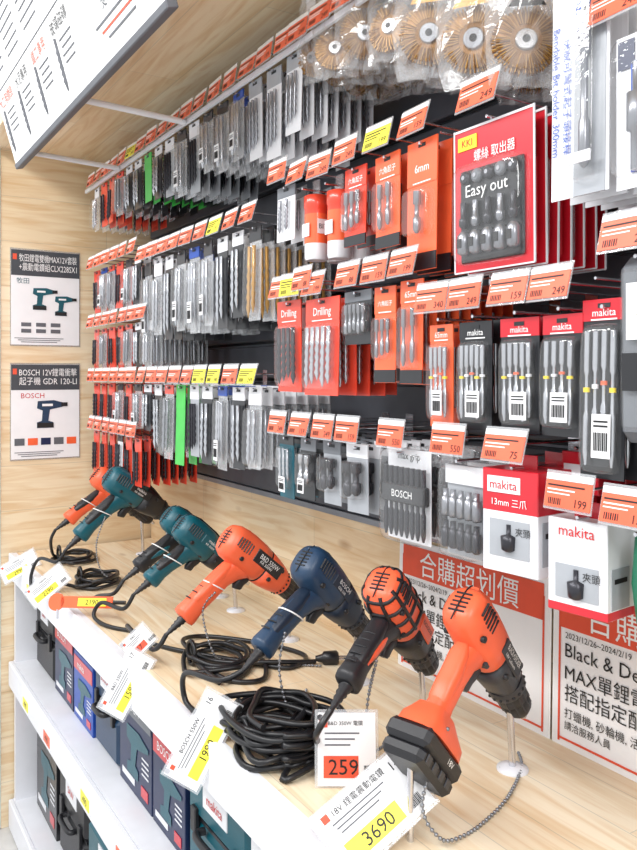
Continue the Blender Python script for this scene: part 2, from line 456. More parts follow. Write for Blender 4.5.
# row A
x = -2.46; i = 0
while x < -1.22:
    k = left_kind()
    if i in (1, 2): k = RED
    if i == 6: k = GRN
    if i >= 14: k = dict(card='card_white', header='card_silver', hh=.2, bits=3, bcol='bit_steel', bl=.66, r=.004)
    h = random.uniform(.13, .19) if x > -1.95 else random.uniform(.12, .14)
    stack('drill_bit_pack', x, 2.0, .05, h, n=7, **k); x += .076; i += 1
# row B
x = -2.46; i = 0
while x < -1.32:
    far = x < -2.05
    k = left_kind()
    if x > -1.75: k = random.choice([GLD, left_kind(), left_kind(), dict(full=False, header='card_white', hh=.1, bits=2, bcol='steel', bl=.82, r=.006)])
    if i in (0, 3): k = RED
    stack('drill_bit_pack', x, 1.745 if far else 1.715, .05, .13 if far else random.uniform(.17, .215), n=7, **k); x += .076; i += 1
# row C far
x = -2.46; i = 0
while x < -2.0:
    stack('drill_bit_pack', x, 1.565, .05, .12, n=7, **(RED if i in (0, 2, 3) else left_kind())); x += .076; i += 1
# row D
x = -2.46; i = 0
while x < -1.32:
    far = x < -2.0
    k = left_kind()
    if i in (0, 1, 2, 4): k = RED
    if i == 9: k = GRN
    stack('drill_bit_pack', x, 1.40, .05, .12 if far else random.uniform(.16, .2), n=7, lkind='label_yellow' if i in (11, 12) else None, **k); x += .076; i += 1
# row E
x = -2.46; i = 0
while x < -2.05:
    stack('drill_bit_pack', x, 1.255, .05, .13, n=7, **(RED if i != 3 else left_kind())); x += .076; i += 1

b = MB()
b.box(WORLD, (-1.72, .712, 1.984), (1.66, .006, .010), 'white_steel')
x = -1.2
while x < -.88:
    label(b, x, 2.0); b.cyl((x, .95, 2.0), (x, .70, 2.0), .0018, 'chrome', 6); x += .072
b.build('price_label_rail')

# wire wheels in bags
def wheelbag(x, zc, R, zt=2.085, y0=.735, n=4, yaw0=.3):
    b = MB(); b.cyl((x, .95, zt-.006), (x, .69, zt-.006), .0024, 'chrome', 6)
    for i in range(n):
        y = y0+i*.05; yw = yaw0+random.uniform(-.35, .35)
        F = wallF(x+random.uniform(-.006, .006), y, zc+random.uniform(-.012, .012), random.uniform(-.12, .2), yw)
        b.lathe(F.P(0, 0, -.007), F.z, [(0, R*.35), (.001, R*.5), (.0, R*.9), (.004, R*.97), (.010, R*.97), (.013, R*.9), (.013, R*.5), (.012, R*.3)], 'brass', 30)
        for q in range(90):
            a = q*2*math.pi/90+random.uniform(-.03, .03)
            G = Fr(F.P(0, 0, random.uniform(-.002, .002)), F.x*math.cos(a)+F.y*math.sin(a), -F.x*math.sin(a)+F.y*math.cos(a))
            b.box(G, (R*random.uniform(.93, .99), 0, 0), (.010, .0012, .008), 'gold' if q % 2 else 'brass')
            b.box(G, (R*.74, 0, .0062), (R*.46, .0009, .002), 'gold' if q % 2 else 'brass')
        b.lathe(F.P(0, 0, -.010), F.z, [(0, R*.36), (.018, R*.36), (.0195, R*.32)], 'steel', 18)
        b.lathe(F.P(0, 0, .0096), F.z, [(0, R*.13), (.0006, R*.13)], 'slot', 12)
        W = R*1.3; T = zt-zc; B = R*1.5
        for sg in (-1, 1):
            vs = []; fs = []; NU, NV = 9, 13
            for a in range(NU):
                for c in range(NV):
                    uu = -1+2*a/(NU-1); vv = c/(NV-1)
                    bul = (1-uu*uu)*.026*math.sin(math.pi*min(1, vv*1.2))*sg
                    wd = W*(1-.62*max(0, vv-.5)/.5)*(1-.12*math.exp(-((vv)/.08)**2))
                    jt = .005 if 0 < a < NU-1 else .003
                    vs.append(F.P(uu*wd+random.uniform(-jt, jt), -B+(T+B)*vv+random.uniform(-.003, .003), bul+random.uniform(-jt, jt)))
            for a in range(NU-1):
                for c in range(NV-1):
                    q = (a*NV+c, a*NV+c+1, (a+1)*NV+c+1, (a+1)*NV+c)
                    fs += [(q[0], q[1], q[2]), (q[0], q[2], q[3])]
            b.add(vs, fs, 'bag', False)
        b.box(F, (0, T-.035, .001), (W*.55, .06, .002), ('card_white', 'gold', 'card_black', 'card_orange')[i % 4])
        b.add([F.P(-R*.6, R*.95, .018), F.P(R*.6, R*.95, .018), F.P(0, R*1.9, .016)], [(0, 1, 2)], ('gold', 'card_white', 'card_black', 'gold')[(i+int(R*1000)) % 4])
    b.build('wire_wheel_bag')
for (x, zc, R, yw) in ((-1.20, 1.950, .028, .5), (-1.13, 1.950, .032, .9), (-1.05, 1.94, .036, .7), (-.97, 1.92, .034, .4), (-.885, 1.885, .040, .9), (-.79, 1.845, .040, .6), (-.70, 1.820, .038, .9)):
    wheelbag(x, zc, R, yaw0=yw)
b = MB()
for i in range(3):
    b.cyl((-1.19+i*.09, .95, 2.06), (-1.19+i*.09, .80, 2.06), .0024, 'chrome', 6)
    F = wallF(-1.19+i*.09, .82, 2.07); pack(b, F, .075, .10, card='card_blue', header='card_yellow', hh=.3, bits=0)
b.build('blue_accessory_pack')

# middle bay, upper row
M1 = 1.754
stack('screwdriver_bit_pack', -1.272, M1+.015, .06, .1, n=5, card='card_white', header='card_grey', hh=.2, bits=2, bl=.6)
def canister(x, z, r, h):
    b = MB(); wire(b, x, z); label(b, x, z)
    for i in range(3):
        y = .735+r*.4+i*(2*r+.004)
        if y+r > .94: break
        top = z-.035
        b.box(WORLD, (x, y, top+.012), (.02, .003, .03), 'sleeve')
        b.lathe((x, y, top-h), (0, 0, 1), [(0, r*.9), (.004, r), (h*.25, r)], 'card_white', 18)
        b.lathe((x, y, top-h*.75), (0, 0, 1), [(0, r*1.01), (h*.45, r*1.01)], 'card_orange', 18)
        b.lathe((x, y, top-h*.3), (0, 0, 1), [(0, r), (h*.08, r), (h*.1, r*1.06), (h*.28, r*1.06), (h*.3, r*.8)], 'card_red', 18)
        b.box(WORLD, (x, y-r-.001, top-h*.55), (r*1.1, .001, h*.2), 'card_white')
        b.box(WORLD, (x+r+.0005, y, top-h*.5), (.001, r*1.0, h*.22), 'card_white')
        b.text(Fr((x+r+.0015, y, top-h*.5), (0, 1, 0), (0, 0, 1)), 'BIT', 0, 0, 0, .010, 'ink')
    b.build('bit_canister')
canister(-1.205, M1, .021, .115)
canister(-1.13, M1-.006, .021, .115)
ORB = dict(card='card_orange', header='card_orange', hh=.26, bits=2, bcol='bit_steel', bl=.48, r=.0045, twist=False, blister=True, txt='六角起子', bot='card_black', ts=.1)
stack('screwdriver_bit_pack', -1.05, M1, .058, .125, n=8, gap=.024, **dict(ORB, card='card_red', header='card_red', bits=3))
stack('screwdriver_bit_pack', -.966, M1, .064, .14, n=8, gap=.022, lkind='label_yellow', **ORB)
stack('screwdriver_bit_pack', -.882, M1, .068, .185, n=8, gap=.024, **dict(ORB, bits=1, bl=.32, hh=.34, r=.006, txt='6mm', ts=.14))
b = MB()
b.cyl((-.843, .95, M1-.02), (-.843, .72, M1-.02), .002, 'chrome', 6)
for i in range(5):
    pack(b, wallF(-.835, .76+.03*i, M1-.02), .03, .17, card='card_red', header='card_black', hh=.4, bits=0, detail=(i == 0))
b.build('red_bit_pack')

# extractor set cards
b = MB(); x = -.748; zt = 1.745; wire(b, x, zt+.01); label(b, x, zt+.012, w=.07, h=.034, kind='label_orange')
for i in range(7):
    F = wallF(x, .725+.022*i, zt-.018, random.uniform(-.01, .02), random.uniform(-.02, .02)); w, h = .140, .190
    b.box(F, (0, -h/2, 0), (w, h, .0015), 'card_deepred', 0)
    for (uu, vv, ww, hh) in ((0, -.002, w, .003), (-w/2, -h/2, .002, h), (w/2, -h/2, .002, h), (0, -h, w, .002)): b.box(F, (uu, vv, .001), (ww, hh, .002), 'card_white')
    if i:
        b.box(F, (0, -h*.62, .008), (w*.86, h*.66, .014), 'card_deepred' if i % 2 else 'sleeve', .005); continue
    b.dome(F, 0, -h*.62, w*.9, h*.70, .022)
    b.box(F, (-.045, -.020, .0015), (.035, .018, .001), 'card_yellow'); b.text(F, 'KKI', -.045, -.020, .0025, .011, 't_red')
    b.text(F, '螺絲 取出器', .004, -.040, .0025, .013, 'white', sx=.85)
    b.box(F, (0, -h*.62, .003), (w*.80, h*.64, .004), 'card_black', .002)
    for j in range(5): b.lathe(F.P(-.042+.021*j, -.068, .006), F.z, [(0, .009), (.004, .009), (.006, .006)], 'card_grey' if j % 2 else 'bit_dark', 12)
    for j in range(5): b.lathe(F.P(-.042+.021*j, -.068, .012), F.z, [(0, .003), (.001, .003)], 'steel', 8)
    b.text(F, 'Easy out', -.005, -.088, .0075, .018, 'white')
    for j in range(5):
        u = -.044+.022*j
        b.lathe(F.P(u, -.100, .010), -F.y, [(0, .004), (.02, .004), (.022, .006), (.03, .006), (.034, .003)], 'bit_steel' if j % 2 else 'bit_dark', 8)
        b.lathe(F.P(u, -.138, .010), -F.y, [(0, .004), (.006, .0085), (.028, .0085), (.031, .004)], 'bit_steel', 10)
        b.box(F, (u, -.154, .0185), (.008, .012, .001), 'ink')
b.build('screw_extractor_set')

b = MB(); x = -.597
wire(b, x, 1.86)
for i in range(7):
    F = wallF(x, .712+.028*i, 1.87, random.uniform(-.01, .015)); w, h = .078, .272
    b.box(F, (0, -h/2, 0), (w, h, .0015), 'card_white')
    b.dome(F, .014, -h*.5, .036, h*.92, .018)
    if i: continue
    b.box(F, (.014, -h/2, .0012), (.042, h, .001), 'card_silver')
    b.text(F, 'Bendable Bit holder 300mm', -.032, -h*.55, .0022, .0115, 'card_blue', rot=-math.pi/2, sx=.9)
    b.text(F, '快脫可彎式起子頭接桿', -.016, -h*.58, .0022, .0105, 'card_blue', rot=-math.pi/2)
    b.box(F, (.014, -h*.18, .003), (.034, h*.3, .003), 'card_blue')
    b.lathe(F.P(.014, -.03, .010), -F.y, [(0, .004), (.05, .004), (.055, .007), (.09, .007), (.093, .004), (.16, .004), (.165, .006), (.21, .006), (.215, .002)], 'bit_steel', 12)
    b.box(F, (.014, -.235, .018), (.03, .012, .002), 'card_white')
b.build('flexible_bit_holder_pack')
b = MB(); x = -.525
wire(b, x, 1.80); label(b, -.545, 1.79, w=.07, h=.032)
for i in range(7):
    F = wallF(x+.005, .715+.028*i, 1.755, 0); w, h = .066, .16
    b.box(F, (0, -h/2, 0), (w, h, .0015), 'card_white', 0); b.dome(F, 0, -h*.5, w*.9, h*.9, .024)
    b.box(F, (.006, -h*.55, .002), (w*.6, h*.7, .002), 'card_blue' if i == 0 else 'card_grey')
    b.lathe(F.P(0, -.035, .012), -F.y, [(0, .004), (.03, .004), (.032, .010), (.07, .010), (.072, .006), (.11, .006)], 'bit_steel', 12)
    b.box(F, (-.02, -.02, .002), (.02, .03, .001), 'card_navy')
    b.text(F, '雙頭', .012, -.02, .002, .012, 'card_blue')
b.build('socket_adapter_pack')

# middle bay, 2nd row
M2 = 1.557
R5 = dict(card='card_red', header='card_red', hh=.24, bits=4, bcol='bit_dark', bl=.62, r=.005, txt='Drilling', ts=.13, blister=True)
stack('drill_bit_set', -1.262, M2, .082, .165, n=4, gap=.03, **R5)
stack('drill_bit_set', -1.150, M2-.004, .108, .165, n=5, gap=.03, **dict(R5, bcol='steel', bits=5, r=.0056))
b = MB()
label(b, -1.228, M2-.0, kind='label_yellow'); label(b, -1.185, M2+.008)
b.cyl((-1.228, .95, M2), (-1.228, .70, M2), .0018, 'chrome', 6); b.cyl((-1.185, .95, M2+.01), (-1.185, .70, M2+.01), .0018, 'chrome', 6)
b.build('price_label_hook')
stack('nut_driver_pack', -1.045, M2, .080, .085, n=5, gap=.032, card='card_black', header='card_grey', hh=.2, bits=5, bcol='bit_steel', bl=.55, r=.004, twist=False, blister=True)
stack('screwdriver_bit_pack', -.972, M2, .05, .145, n=9, gap=.022, lkind='label_orange', **dict(ORB, bits=3, r=.0035, bl=.4, hh=.28))
stack('screwdriver_bit_pack', -.908, M2+.002, .052, .15, n=9, gap=.022, lkind='label_orange', **dict(ORB, bits=2, r=.004, bl=.55, hh=.22, txt='65mm', ts=.14))
# right bay, 2nd row
R2 = 1.503
MK = dict(card='card_black', header='card_deepred', hh=.16, bits=5, bcol='steel', bl=.68, r=.0036, twist=False, txt='makita', sticker=True, band=['card_yellow', 'card_white', 'card_orange'], drop=.030, ts=.2, lkind='label_orange', blister=True)
stack('impact_bit_pack', -.842, R2, .050, .14, n=9, gap=.022, **dict(MK, card='card_orange', header='card_orange', txt='65mm', bits=4))
stack('impact_bit_pack', -.774, R2, .060, .14, n=9, gap=.022, **dict(MK, header='card_black'))
stack('impact_bit_pack', -.700, R2, .062, .14, n=9, gap=.022, **dict(MK, bits=5))
stack('impact_bit_pack', -.632, R2, .060, .14, n=9, gap=.022, **dict(MK, bits=4))
b = MB()
stack('impact_bit_pack', -.572, R2-.002, .056, .195, n=9, gap=.022, lab=False, **dict(MK, bits=4, bl=.75, hh=.12, drop=.016))
wire(b, -.53, 1.55); label(b, -.53, 1.547, w=.07, h=.032)
for i in range(3):
    F = wallF(-.505, .735+.06*i, 1.525); w, h = .10, .195
    b.box(F, (0, -h/2, 0), (w, h, .045), 'card_grey', .012); b.box(F, (0, -h/2, .012), (w*.9, h*.9, .03), 'clear', .008)
    b.box(F, (0, -h*.3, .0285), (w*.6, h*.3, .001), 'paper'); b.text(F, '專業', 0, -h*.3, .03, .014, 'ink')
    b.box(F, (0, -h*.62, .0285), (w*.7, h*.2, .001), 'card_black'); b.box(F, (0, .005, 0), (.04, .02, .01), 'card_grey', .003)
b.build('bit_organizer_case')

# third row
M3 = 1.313
stack('screwdriver_bit_pack', -1.272, M3, .058, .115, n=7, card='card_teal', header='card_black', hh=.15, bits=3, bcol='steel', bl=.6, blister=True, sticker=True)
SM = dict(card='card_black', header='card_grey', hh=.2, bits=2, bcol='steel', bl=.5, r=.006, twist=False, blister=True)
stack('socket_bit_pack', -1.195, M3, .05, .105, n=7, sticker=True, **SM)
stack('socket_bit_pack', -1.12, M3, .05, .105, n=7, **dict(SM, r=.008, card='card_silver', bcol='bit_dark'))
stack('socket_bit_pack', -1.045, M3, .054, .11, n=7, **dict(SM, header='card_white', r=.009, bits=2, card='card_silver', bcol='bit_dark'))
b = MB(); wire(b, -.935, M3); label(b, -.935, M3)
for i in range(4):
    F = wallF(-.922, .725+.04*i, M3-.018); w, h = .105, .138
    b.dome(F, 0, -h/2, w, h, .02); b.box(F, (0, -h/2, -.003), (w*.95, h*.97, .001), 'card_white' if i == 0 else 'sleeve')
    b.box(F, (0, -h*.48, .005), (w*.94, h*.2, .012), 'card_black', .002)
    b.text(F, 'BOSCH', 0, -h*.48, .0115, .012, 'white')
    b.text(F, 'max grip', 0, -h*.10, -.002, .012, 'ink')
    for j in range(8): bit(b, F.P(-.044+.0125*j, -h*.2, .006), -F.y, h*.74, .0040, 'bit_dark', False, 8)
b.build('torx_bit_rack')
b = MB(); wire(b, -.805, M3); label(b, -.805, M3)
for i in range(4):
    F = wallF(-.800, .725+.04*i, M3-.03); w, h = .078, .125
    b.dome(F, 0, -h/2, w, h, .02); b.box(F, (0, -h*.12, .0), (w*.95, h*.2, .003), 'card_white')
    b.box(F, (0, -h/2, -.003), (w*.95, h*.97, .001), 'card_silver' if i == 0 else 'sleeve')
    for j in range(5):
        b.box(F, (-.030+.015*j, -h*.56, .006), (.006, h*.04, .01), 'card_black')
        for k2 in range(2): b.lathe(F.P(-.030+.015*j, -h*(.28+.34*k2), .007), -F.y, [(0, .004), (.01, .004), (.011, .0062), (.034, .0062), (.036, .004)], 'bit_dark' if k2 else 'bit_steel', 8)
b.build('nut_setter_pack')
def boxset(name, x, z, w, h, dpt, n, red):
    b = MB(); wire(b, x, z); label(b, x, z, w=.066, kind='label_orange')
    for i in range(n):
        F = Fr((x, .735+i*(dpt+.004), z-.028), V((1, .12*(-1)**i, 0)), (0, 0, 1)); F.z = F.x.cross(F.y)
        b.box(F, (0, -h*.5, 0), (w, h, dpt), 'card_white', .001)
        b.box(F, (0, -h*(.20 if red else .95), 0), (w*1.01, h*(.42 if red else .1), dpt*1.01), 'card_deepred', .001)
        b.box(F, (0, .008, 0), (w*.5, .02, .002), 'card_deepred')
        nn = dpt*.505+.001
        if red:
            b.box(F, (-w*.1, -h*.14, nn-.0004), (w*.6, h*.16, .001), 'card_white'); b.text(F, 'makita', -w*.1, -h*.14, nn+.0006, .0125, 't_red')
            b.text(F, '13mm 三爪', 0, -h*.31, nn, .009, 'white')
        else: b.text(F, 'makita', 0, -h*.12, nn, .014, 't_red')
        b.box(F, (0, -h*.66, nn-.0006), (w*.72, h*.36, .001), 'card_silver')
        b.lathe(F.P(0, -h*.52, nn), -F.y, [(0, .003), (.012, .003), (.014, .010), (.030, .009), (.033, .004)], 'bit_dark', 12)
        b.text(F, '夾頭', w*.26, -h*.58, nn+.001, .009, 'ink')
        b.box(F, (w*.505, -h*.68, 0), (.001, h*.42, dpt*.7), 'card_silver')
        b.box(F, (w*.51, -h*.60, 0), (.001, h*.05, dpt*.5), 'ink')
    b.build(name)
boxset('drill_chuck_box', -.705, M3, .082, .125, .055, 4, True)
boxset('drill_chuck_box', -.605, 1.268, .075, .105, .05, 3, False)
b = MB()
for i in range(3):
    b.box(WORLD, (-.655, .80+.05*i, M3-.03), (.055, .045, .05), 'card_deepred', .001)
    b.box(WORLD, (-.655, .7765+.05*i, M3-.03), (.045, .002, .02), 'card_white')
b.cyl((-.655, .95, M3), (-.655, .77, M3), .002, 'chrome', 6)
b.build('red_accessory_box')
b = MB(); wire(b, -.53, 1.262); label(b, -.53, 1.262)
for i in range(3):
    F = wallF(-.505, .735+.04*i, 1.24)
    b.loft(F, [(0, .004, .012, .004), (0, 0, .03, .01), (0, -.01, .038, .013), (0, -.06, .042, .014), (0, -.10, .036, .013), (0, -.118, .018, .008)], 'green_pl', p=3)
    b.text(F, 'T25', 0, -.04, .017, .014, 'white')
b.build('hex_key_holder')
for j, (z, h) in enumerate(((1.80, .16), (1.503, .17), (1.26, .13))):
    for q in range(4):
        kk = dict(MK); kk.pop('drop')
        stack('drill_bit_pack', -.40+.09*q, z, .07, h, n=5, **(kk if j == 1 else dict(SM)))

# ------------------------------------------------------------------ promo boards at back of shelf
def board(x0, x1, ls, small):
    b = MB(); F = wallF((x0+x1)/2, .938, SH, .02); w = x1-x0; h = .240
    b.box(F, (0, h/2, 0), (w, h, .004), 'paper'); b.box(F, (0, h/2, .0008), (w+.006, h+.006, .001), 'white')
    b.box(F, (0, h-.036, .003), (w*.94, .056, .001), 'print_orange')
    b.box(F, (0, .012, .003), (w*.94, .003, .001), 'print_orange')
    b.box(F, (-w*.47, h/2-.01, .003), (.003, h*.86, .001), 'print_orange'); b.box(F, (w*.47, h/2-.01, .003), (.003, h*.86, .001), 'print_orange')
    b.text(F, '合購超划價', 0, h-.036, .0042, .040, 'white')
    b.text(F, small, -w*.44, h-.074, .0036, .010, 'ink', left=True)
    vv = h-.096
    for t, s_ in ls:
        b.text(F, t, -w*.44, vv, .0036, s_, 'ink', left=True); vv -= s_*1.38
    b.build('promotional_board')
LS = [('Black & Decker', .023), ('MAX單鋰電第二顆', .022), ('搭配指定配件', .022), ('打蠟機, 砂輪機, 活動', .013), ('請洽服務人員', .011)]
board(-1.218, -.848, LS, '2023/12/26~2024/2/19')
board(-.838, -.47, LS, '2023/12/26~2024/2/19')

# ------------------------------------------------------------------ power tools
def tframe(o, yaw, pitch):
    y, p = math.radians(yaw), math.radians(pitch)
    cy, sy, cp, sp = math.cos(y), math.sin(y), math.cos(p), math.sin(p)
    return Fr(o, (-sy*cp, cy*cp, -sp), (-sy*sp, cy*sp, cp))
def stand(b, F, ax, bx=-.03):
    p = F.P(ax, bx); q = V((p.x, min(p.y+.005, .90), SH))
    b.cyl(q+V((0, 0, .003)), p, .005, 'chrome', 10)
    b.lathe(q, (0, 0, 1), [(0, .022), (.003, .022), (.006, .010)], 'white_steel', 20)
    for a in (0, 2.1, 4.2): b.lathe(q+V((.016*math.cos(a), .016*math.sin(a), .003)), (0, 0, 1), [(0, .0025), (.001, .0025)], 'ink_grey', 8)
def power_tool(name, o, yaw, pitch, main, front, grip, trig='t_black', batt=False, cage=False, brand='BOSCH', plate='t_black', sc=1.0, hl=.17, ha=-.045, ptxt='white', chuckm='t_black', fat=1.0, hmat=None, ps=1.0, pa=0.0, sub='KR 350W', loop=True):
    b = MB(); F = tframe(o, yaw, pitch)
    f = fat; hm = hmat or main
    k = sc
    def s_(L): return [(q[0]*k, q[1]*k, q[2]*k*f, q[3]*k*f)+tuple(q[4:]) for q in L]
    b.loft(F, s_([(-.100, 0, .010, .010), (-.099, 0, .024, .022), (-.093, 0, .032, .029), (-.080, 0, .0375, .034), (-.045, .001, .040, .0355), (-.012, 0, .040, .0355),
                  (.012, -.001, .0385, .035), (.0125, -.001, .037, .0335, 't_black'), (.016, -.001, .037, .0335), (.0165, -.001, .0385, .0350, front),
                  (.045, -.002, .036, .0335), (.070, -.002, .0315, .0305), (.082, -.002, .028, .028)]), main, p=2.7)
    b.loft(F, s_([(-.085, .034, .004, .008), (-.06, .0395, .005, .012), (0, .0395, .005, .012), (.04, .035, .004, .009), (.065, .030, .003, .006)]), grip, n=14, fixed=(1, 0))
    b.tube([F.P(aa*k, bb*k, 0) for aa, bb in ((-.1005, -.030), (-.1015, 0), (-.099, .022), (-.092, .034))], .0012*k, 't_black', 5, 3)
    for sg in (-1, 1):
        for i in range(6):
            b.box(F, ((-.084+.0075*i)*k, .006*k, sg*.0345*k*f), (.0032*k, (.028-.001*abs(i-3)*2)*k, .004*k), 't_black', .001)
    for i in range(5):
        b.box(F, (-.0985*k, (-.014+.007*i)*k, 0), (.006*k, .003*k, .026*k), 't_black', .001)
    for sg in (1, -1):
        if not cage:
            b.box(F, (-.004*k+pa*k, .006*k, sg*.0348*k*f), (.066*k*ps, .024*k*ps, .0035*k), plate, .0012)
            if sg > 0:
                b.text(F, brand, -.004*k+pa*k, .010*k, .0348*k*f+.0021, .0098*k*ps, ptxt, sx=min(1, 6.5/len(brand)))
                b.text(F, sub, -.008*k+pa*k, -.001*k, .0348*k*f+.0021, .006*k*ps, ptxt)
        for (aa, bb) in ((-.055, -.022), (.035, -.020), (.055, .014)):
            b.lathe(F.P(aa*k, bb*k, sg*.030*k*f), F.z*sg, [(0, .0045), (.005, .0045), (.0052, .0025)], 't_black', 10)
    if cage:
        for aa, r in ((-.088, .0365), (-.062, .0415), (-.034, .0425), (-.006, .0425)):
            b.loft(F, s_([(aa-.003, 0, r-.002, r-.0055), (aa-.002, 0, r, r-.0035), (aa+.002, 0, r, r-.0035), (aa+.003, 0, r-.002, r-.0055)]), 't_black', p=2.7, fixed=(1, 0))
        for th in range(0, 360, 45):
            a = math.radians(th+22); w, t = .0415*f, .038*f
            b.tube([F.P(aa*k, w*math.sin(a)*k*q, t*math.cos(a)*k*q) for aa, q in ((-.096, .7), (-.085, .9), (-.06, .99), (-.03, 1.0), (0, .98))], .0034*k, 't_black', 6, 3)
        b.box(F, (.035*k, .006*k, .034*k*f), (.05*k, .03*k, .004*k), 't_orange', .0015)
        b.text(F, brand, .034*k, .008*k, .0365*k*f, .008*k, 't_black', sx=.55)
    p0 = F.P(.080*k, -.002*k)
    b.lathe(p0, F.x, [(0, .0275*k), (.004*k, .029*k), (.016*k, .029*k), (.020*k, .026*k)], front if not cage else 't_black', 24)
    for i in range(18):
        a = 2*math.pi*i/18
        c = F.P(.09*k, -.002*k+.029*k*math.sin(a), .029*k*math.cos(a))
        b.ball(c, .0028*k, 't_black')
    b.lathe(F.P(.099*k, -.002*k), F.x, [(0, .022*k), (.003*k, .0235*k), (.022*k, .0235*k), (.024*k, .0215*k), (.026*k, .0235*k), (.046*k, .022*k), (.060*k, .014*k), (.063*k, .008*k)], chuckm, 24)
    for i in range(14):
        a = 2*math.pi*i/14
        b.tube([F.P(.103*k, -.002*k+.0235*k*math.sin(a), .0235*k*math.cos(a)), F.P(.14*k, -.002*k+.0225*k*math.sin(a), .0225*k*math.cos(a))], .0012, 't_char', 5, 1)
    b.cyl(F.P(.155*k, -.002*k), F.P(.175*k, -.002*k), .005*k, 'chrome')
    hx = ha; L = hl
    b.loft(F, s_([(-.022, -.012, .034, .024), (-.026, -.030, .030, .022), (-.030+hx*.15, -.048, .0235, .019), (-.030+hx*.40, -.075, .0215, .0175), (-.028+hx*.65, -.105*L/.17, .0215, .0175),
                  (-.026+hx*.85, -.135*L/.17, .021, .0170), (-.024+hx, -L+.008, .024, .020), (-.024+hx*1.03, -L, .023, .019), (-.024+hx*1.04, -L-.003, .015, .012)]), hm, p=2.5)
    b.loft(F, s_([(-.050, -.030, .006, .010), (-.046+hx*.15, -.048, .0105, .0165), (-.0395+hx*.40, -.075, .0125, .0180), (-.0375+hx*.65, -.105*L/.17, .0125, .0180), (-.036+hx*.85, -.133*L/.17, .0105, .0165), (-.034+hx*.95, -.150*L/.17, .005, .010)]), grip, p=2.5)
    if hmat:
        for sg in (-1, 1):
            b.loft(Fr(F.P(0, 0, sg*.0105*k*f), F.x, F.y, F.z), s_([(-.030+hx*.2, -.050, .004, .007), (-.028+hx*.40, -.075, .009, .0085), (-.026+hx*.65, -.105*L/.17, .009, .0085), (-.026+hx*.85, -.130*L/.17, .004, .007)]), main, n=14)
    if not batt:
        for i in range(5):
            t = .35+.12*i
            b.tube([F.P((-.052+hx*t)*k, (-.03-.13*t*L/.17)*k, -.010*k), F.P((-.0545+hx*t)*k, (-.03-.13*t*L/.17)*k, 0), F.P((-.052+hx*t)*k, (-.03-.13*t*L/.17)*k, .010*k)], .0013, 't_black', 5, 2)
    b.loft(F, s_([(.004, -.034, .010, .008), (.002, -.045, .011, .0085), (-.003, -.058, .011, .0085), (-.004, -.070, .012, .008), (-.002, -.076, .009, .006)]), trig, n=16)
    b.box(F, (-.008*k, -.033*k, 0), (.012*k, .007*k, .052*k*f), trig, .002)
    hb = V(((-.024+hx), -L))
    if batt:
        ang = math.atan2(-hx*.6, L)
        G = Fr(F.P(hb.x*k, hb.y*k), F.x*math.cos(ang)+F.y*math.sin(ang), -F.x*math.sin(ang)+F.y*math.cos(ang))
        b.loft(G, [(0, .018*k, .026*k, .021*k), (.006*k, .006*k, .038*k, .027*k), (.010*k, -.004*k, .048*k, .033*k), (.010*k, -.018*k, .051*k, .034*k)], main, p=4, fixed=(0, -1))
        b.box(G, (.010*k, -.030*k, 0), (.106*k, .026*k, .069*k), 't_black', .006)
        b.box(G, (.012*k, -.051*k, 0), (.100*k, .024*k, .065*k), 't_black', .007)
        b.box(G, (.063*k, -.036*k, 0), (.006*k, .018*k, .03*k), main, .002)
        for i in range(4): b.box(G, ((-.02+.02*i)*k, -.050*k, .033*k), (.012*k, .012*k, .002*k), 't_char', .0008)
        b.text(G, '18V', .025*k, -.030*k, .0352*k, .009*k, 'white')
        q = G.P(0, -.060*k); b.cyl(q, V((q.x, q.y, SH)), .004, 'chrome')
        end = G.P(-.04*k, -.02*k)
    else:
        e = F.P(hb.x*k, hb.y*k); dd = (F.P((hx)*k, -L*k)-F.P(0, 0)).normalized()
        b.lathe(e, dd, [(0, .014*k)]+[((.004+.005*i)*k, (.0115-.0008*i if i % 2 else .009-.0006*i)*k) for i in range(9)]+[(.052*k, .0042*k)], 't_black', 14)
        end = e+dd*.050*k
    stand(b, F, .13*k, -.018*k)
    if loop:
        c = V(((-.03+hx*.5), -.088*L/.17))
        b.tube([F.P((c.x+.027*math.cos(a))*k, (c.y+.004*math.cos(a))*k, .022*k*math.sin(a)) for a in [i*math.pi/5 for i in range(10)]], .0014, 'white', 6, 2, closed=True)
    b.build(name)
    return F, end

F1, e1 = power_tool('cordless_drill', (-.790, .752, SH+.190), 15, 50, 't_orange', 't_char', 't_orange', trig='t_char', batt=True, brand='BLACK+DECKER', plate='t_char', hl=.148, ha=-.008, fat=.90, sc=.93, pa=.03, sub='18V Lithium', loop=False)
F2, e2 = power_tool('corded_hammer_drill', (-.965, .745, SH+.185), 24, 47, 't_orange', 't_black', 't_black', cage=True, brand='BLACK+DECKER', hl=.160, fat=.98, sc=.92, hmat='t_black', loop=False)
F3, e3 = power_tool('corded_drill', (-1.165, .745, SH+.182), 15, 45, 't_navy', 't_navy2', 't_navy2', brand='BOSCH', plate='t_navy2', hl=.178, ha=-.05, chuckm='t_black', fat=1.02, sc=.90, sub='GSB 550')
F4, e4 = power_tool('corded_drill', (-1.445, .745, SH+.176), 4, 40, 't_orange', 't_orange', 't_orange', brand='B&D 550W', plate='t_black', hl=.192, ha=-.05, fat=1.10, sc=.88, ps=1.3, pa=.016)
F5, e5 = power_tool('corded_drill', (-1.69, .745, SH+.162), 4, 42, 't_teal', 't_black', 't_black', brand='makita', plate='t_teal', hl=.155, chuckm='t_black', sc=.88)
F6, e6 = power_tool('corded_drill', (-1.82, .765, SH+.162), 4, 42, 't_teal', 't_black', 't_black', brand='makita', plate='t_black', hl=.155, sc=.88, hmat='t_black')
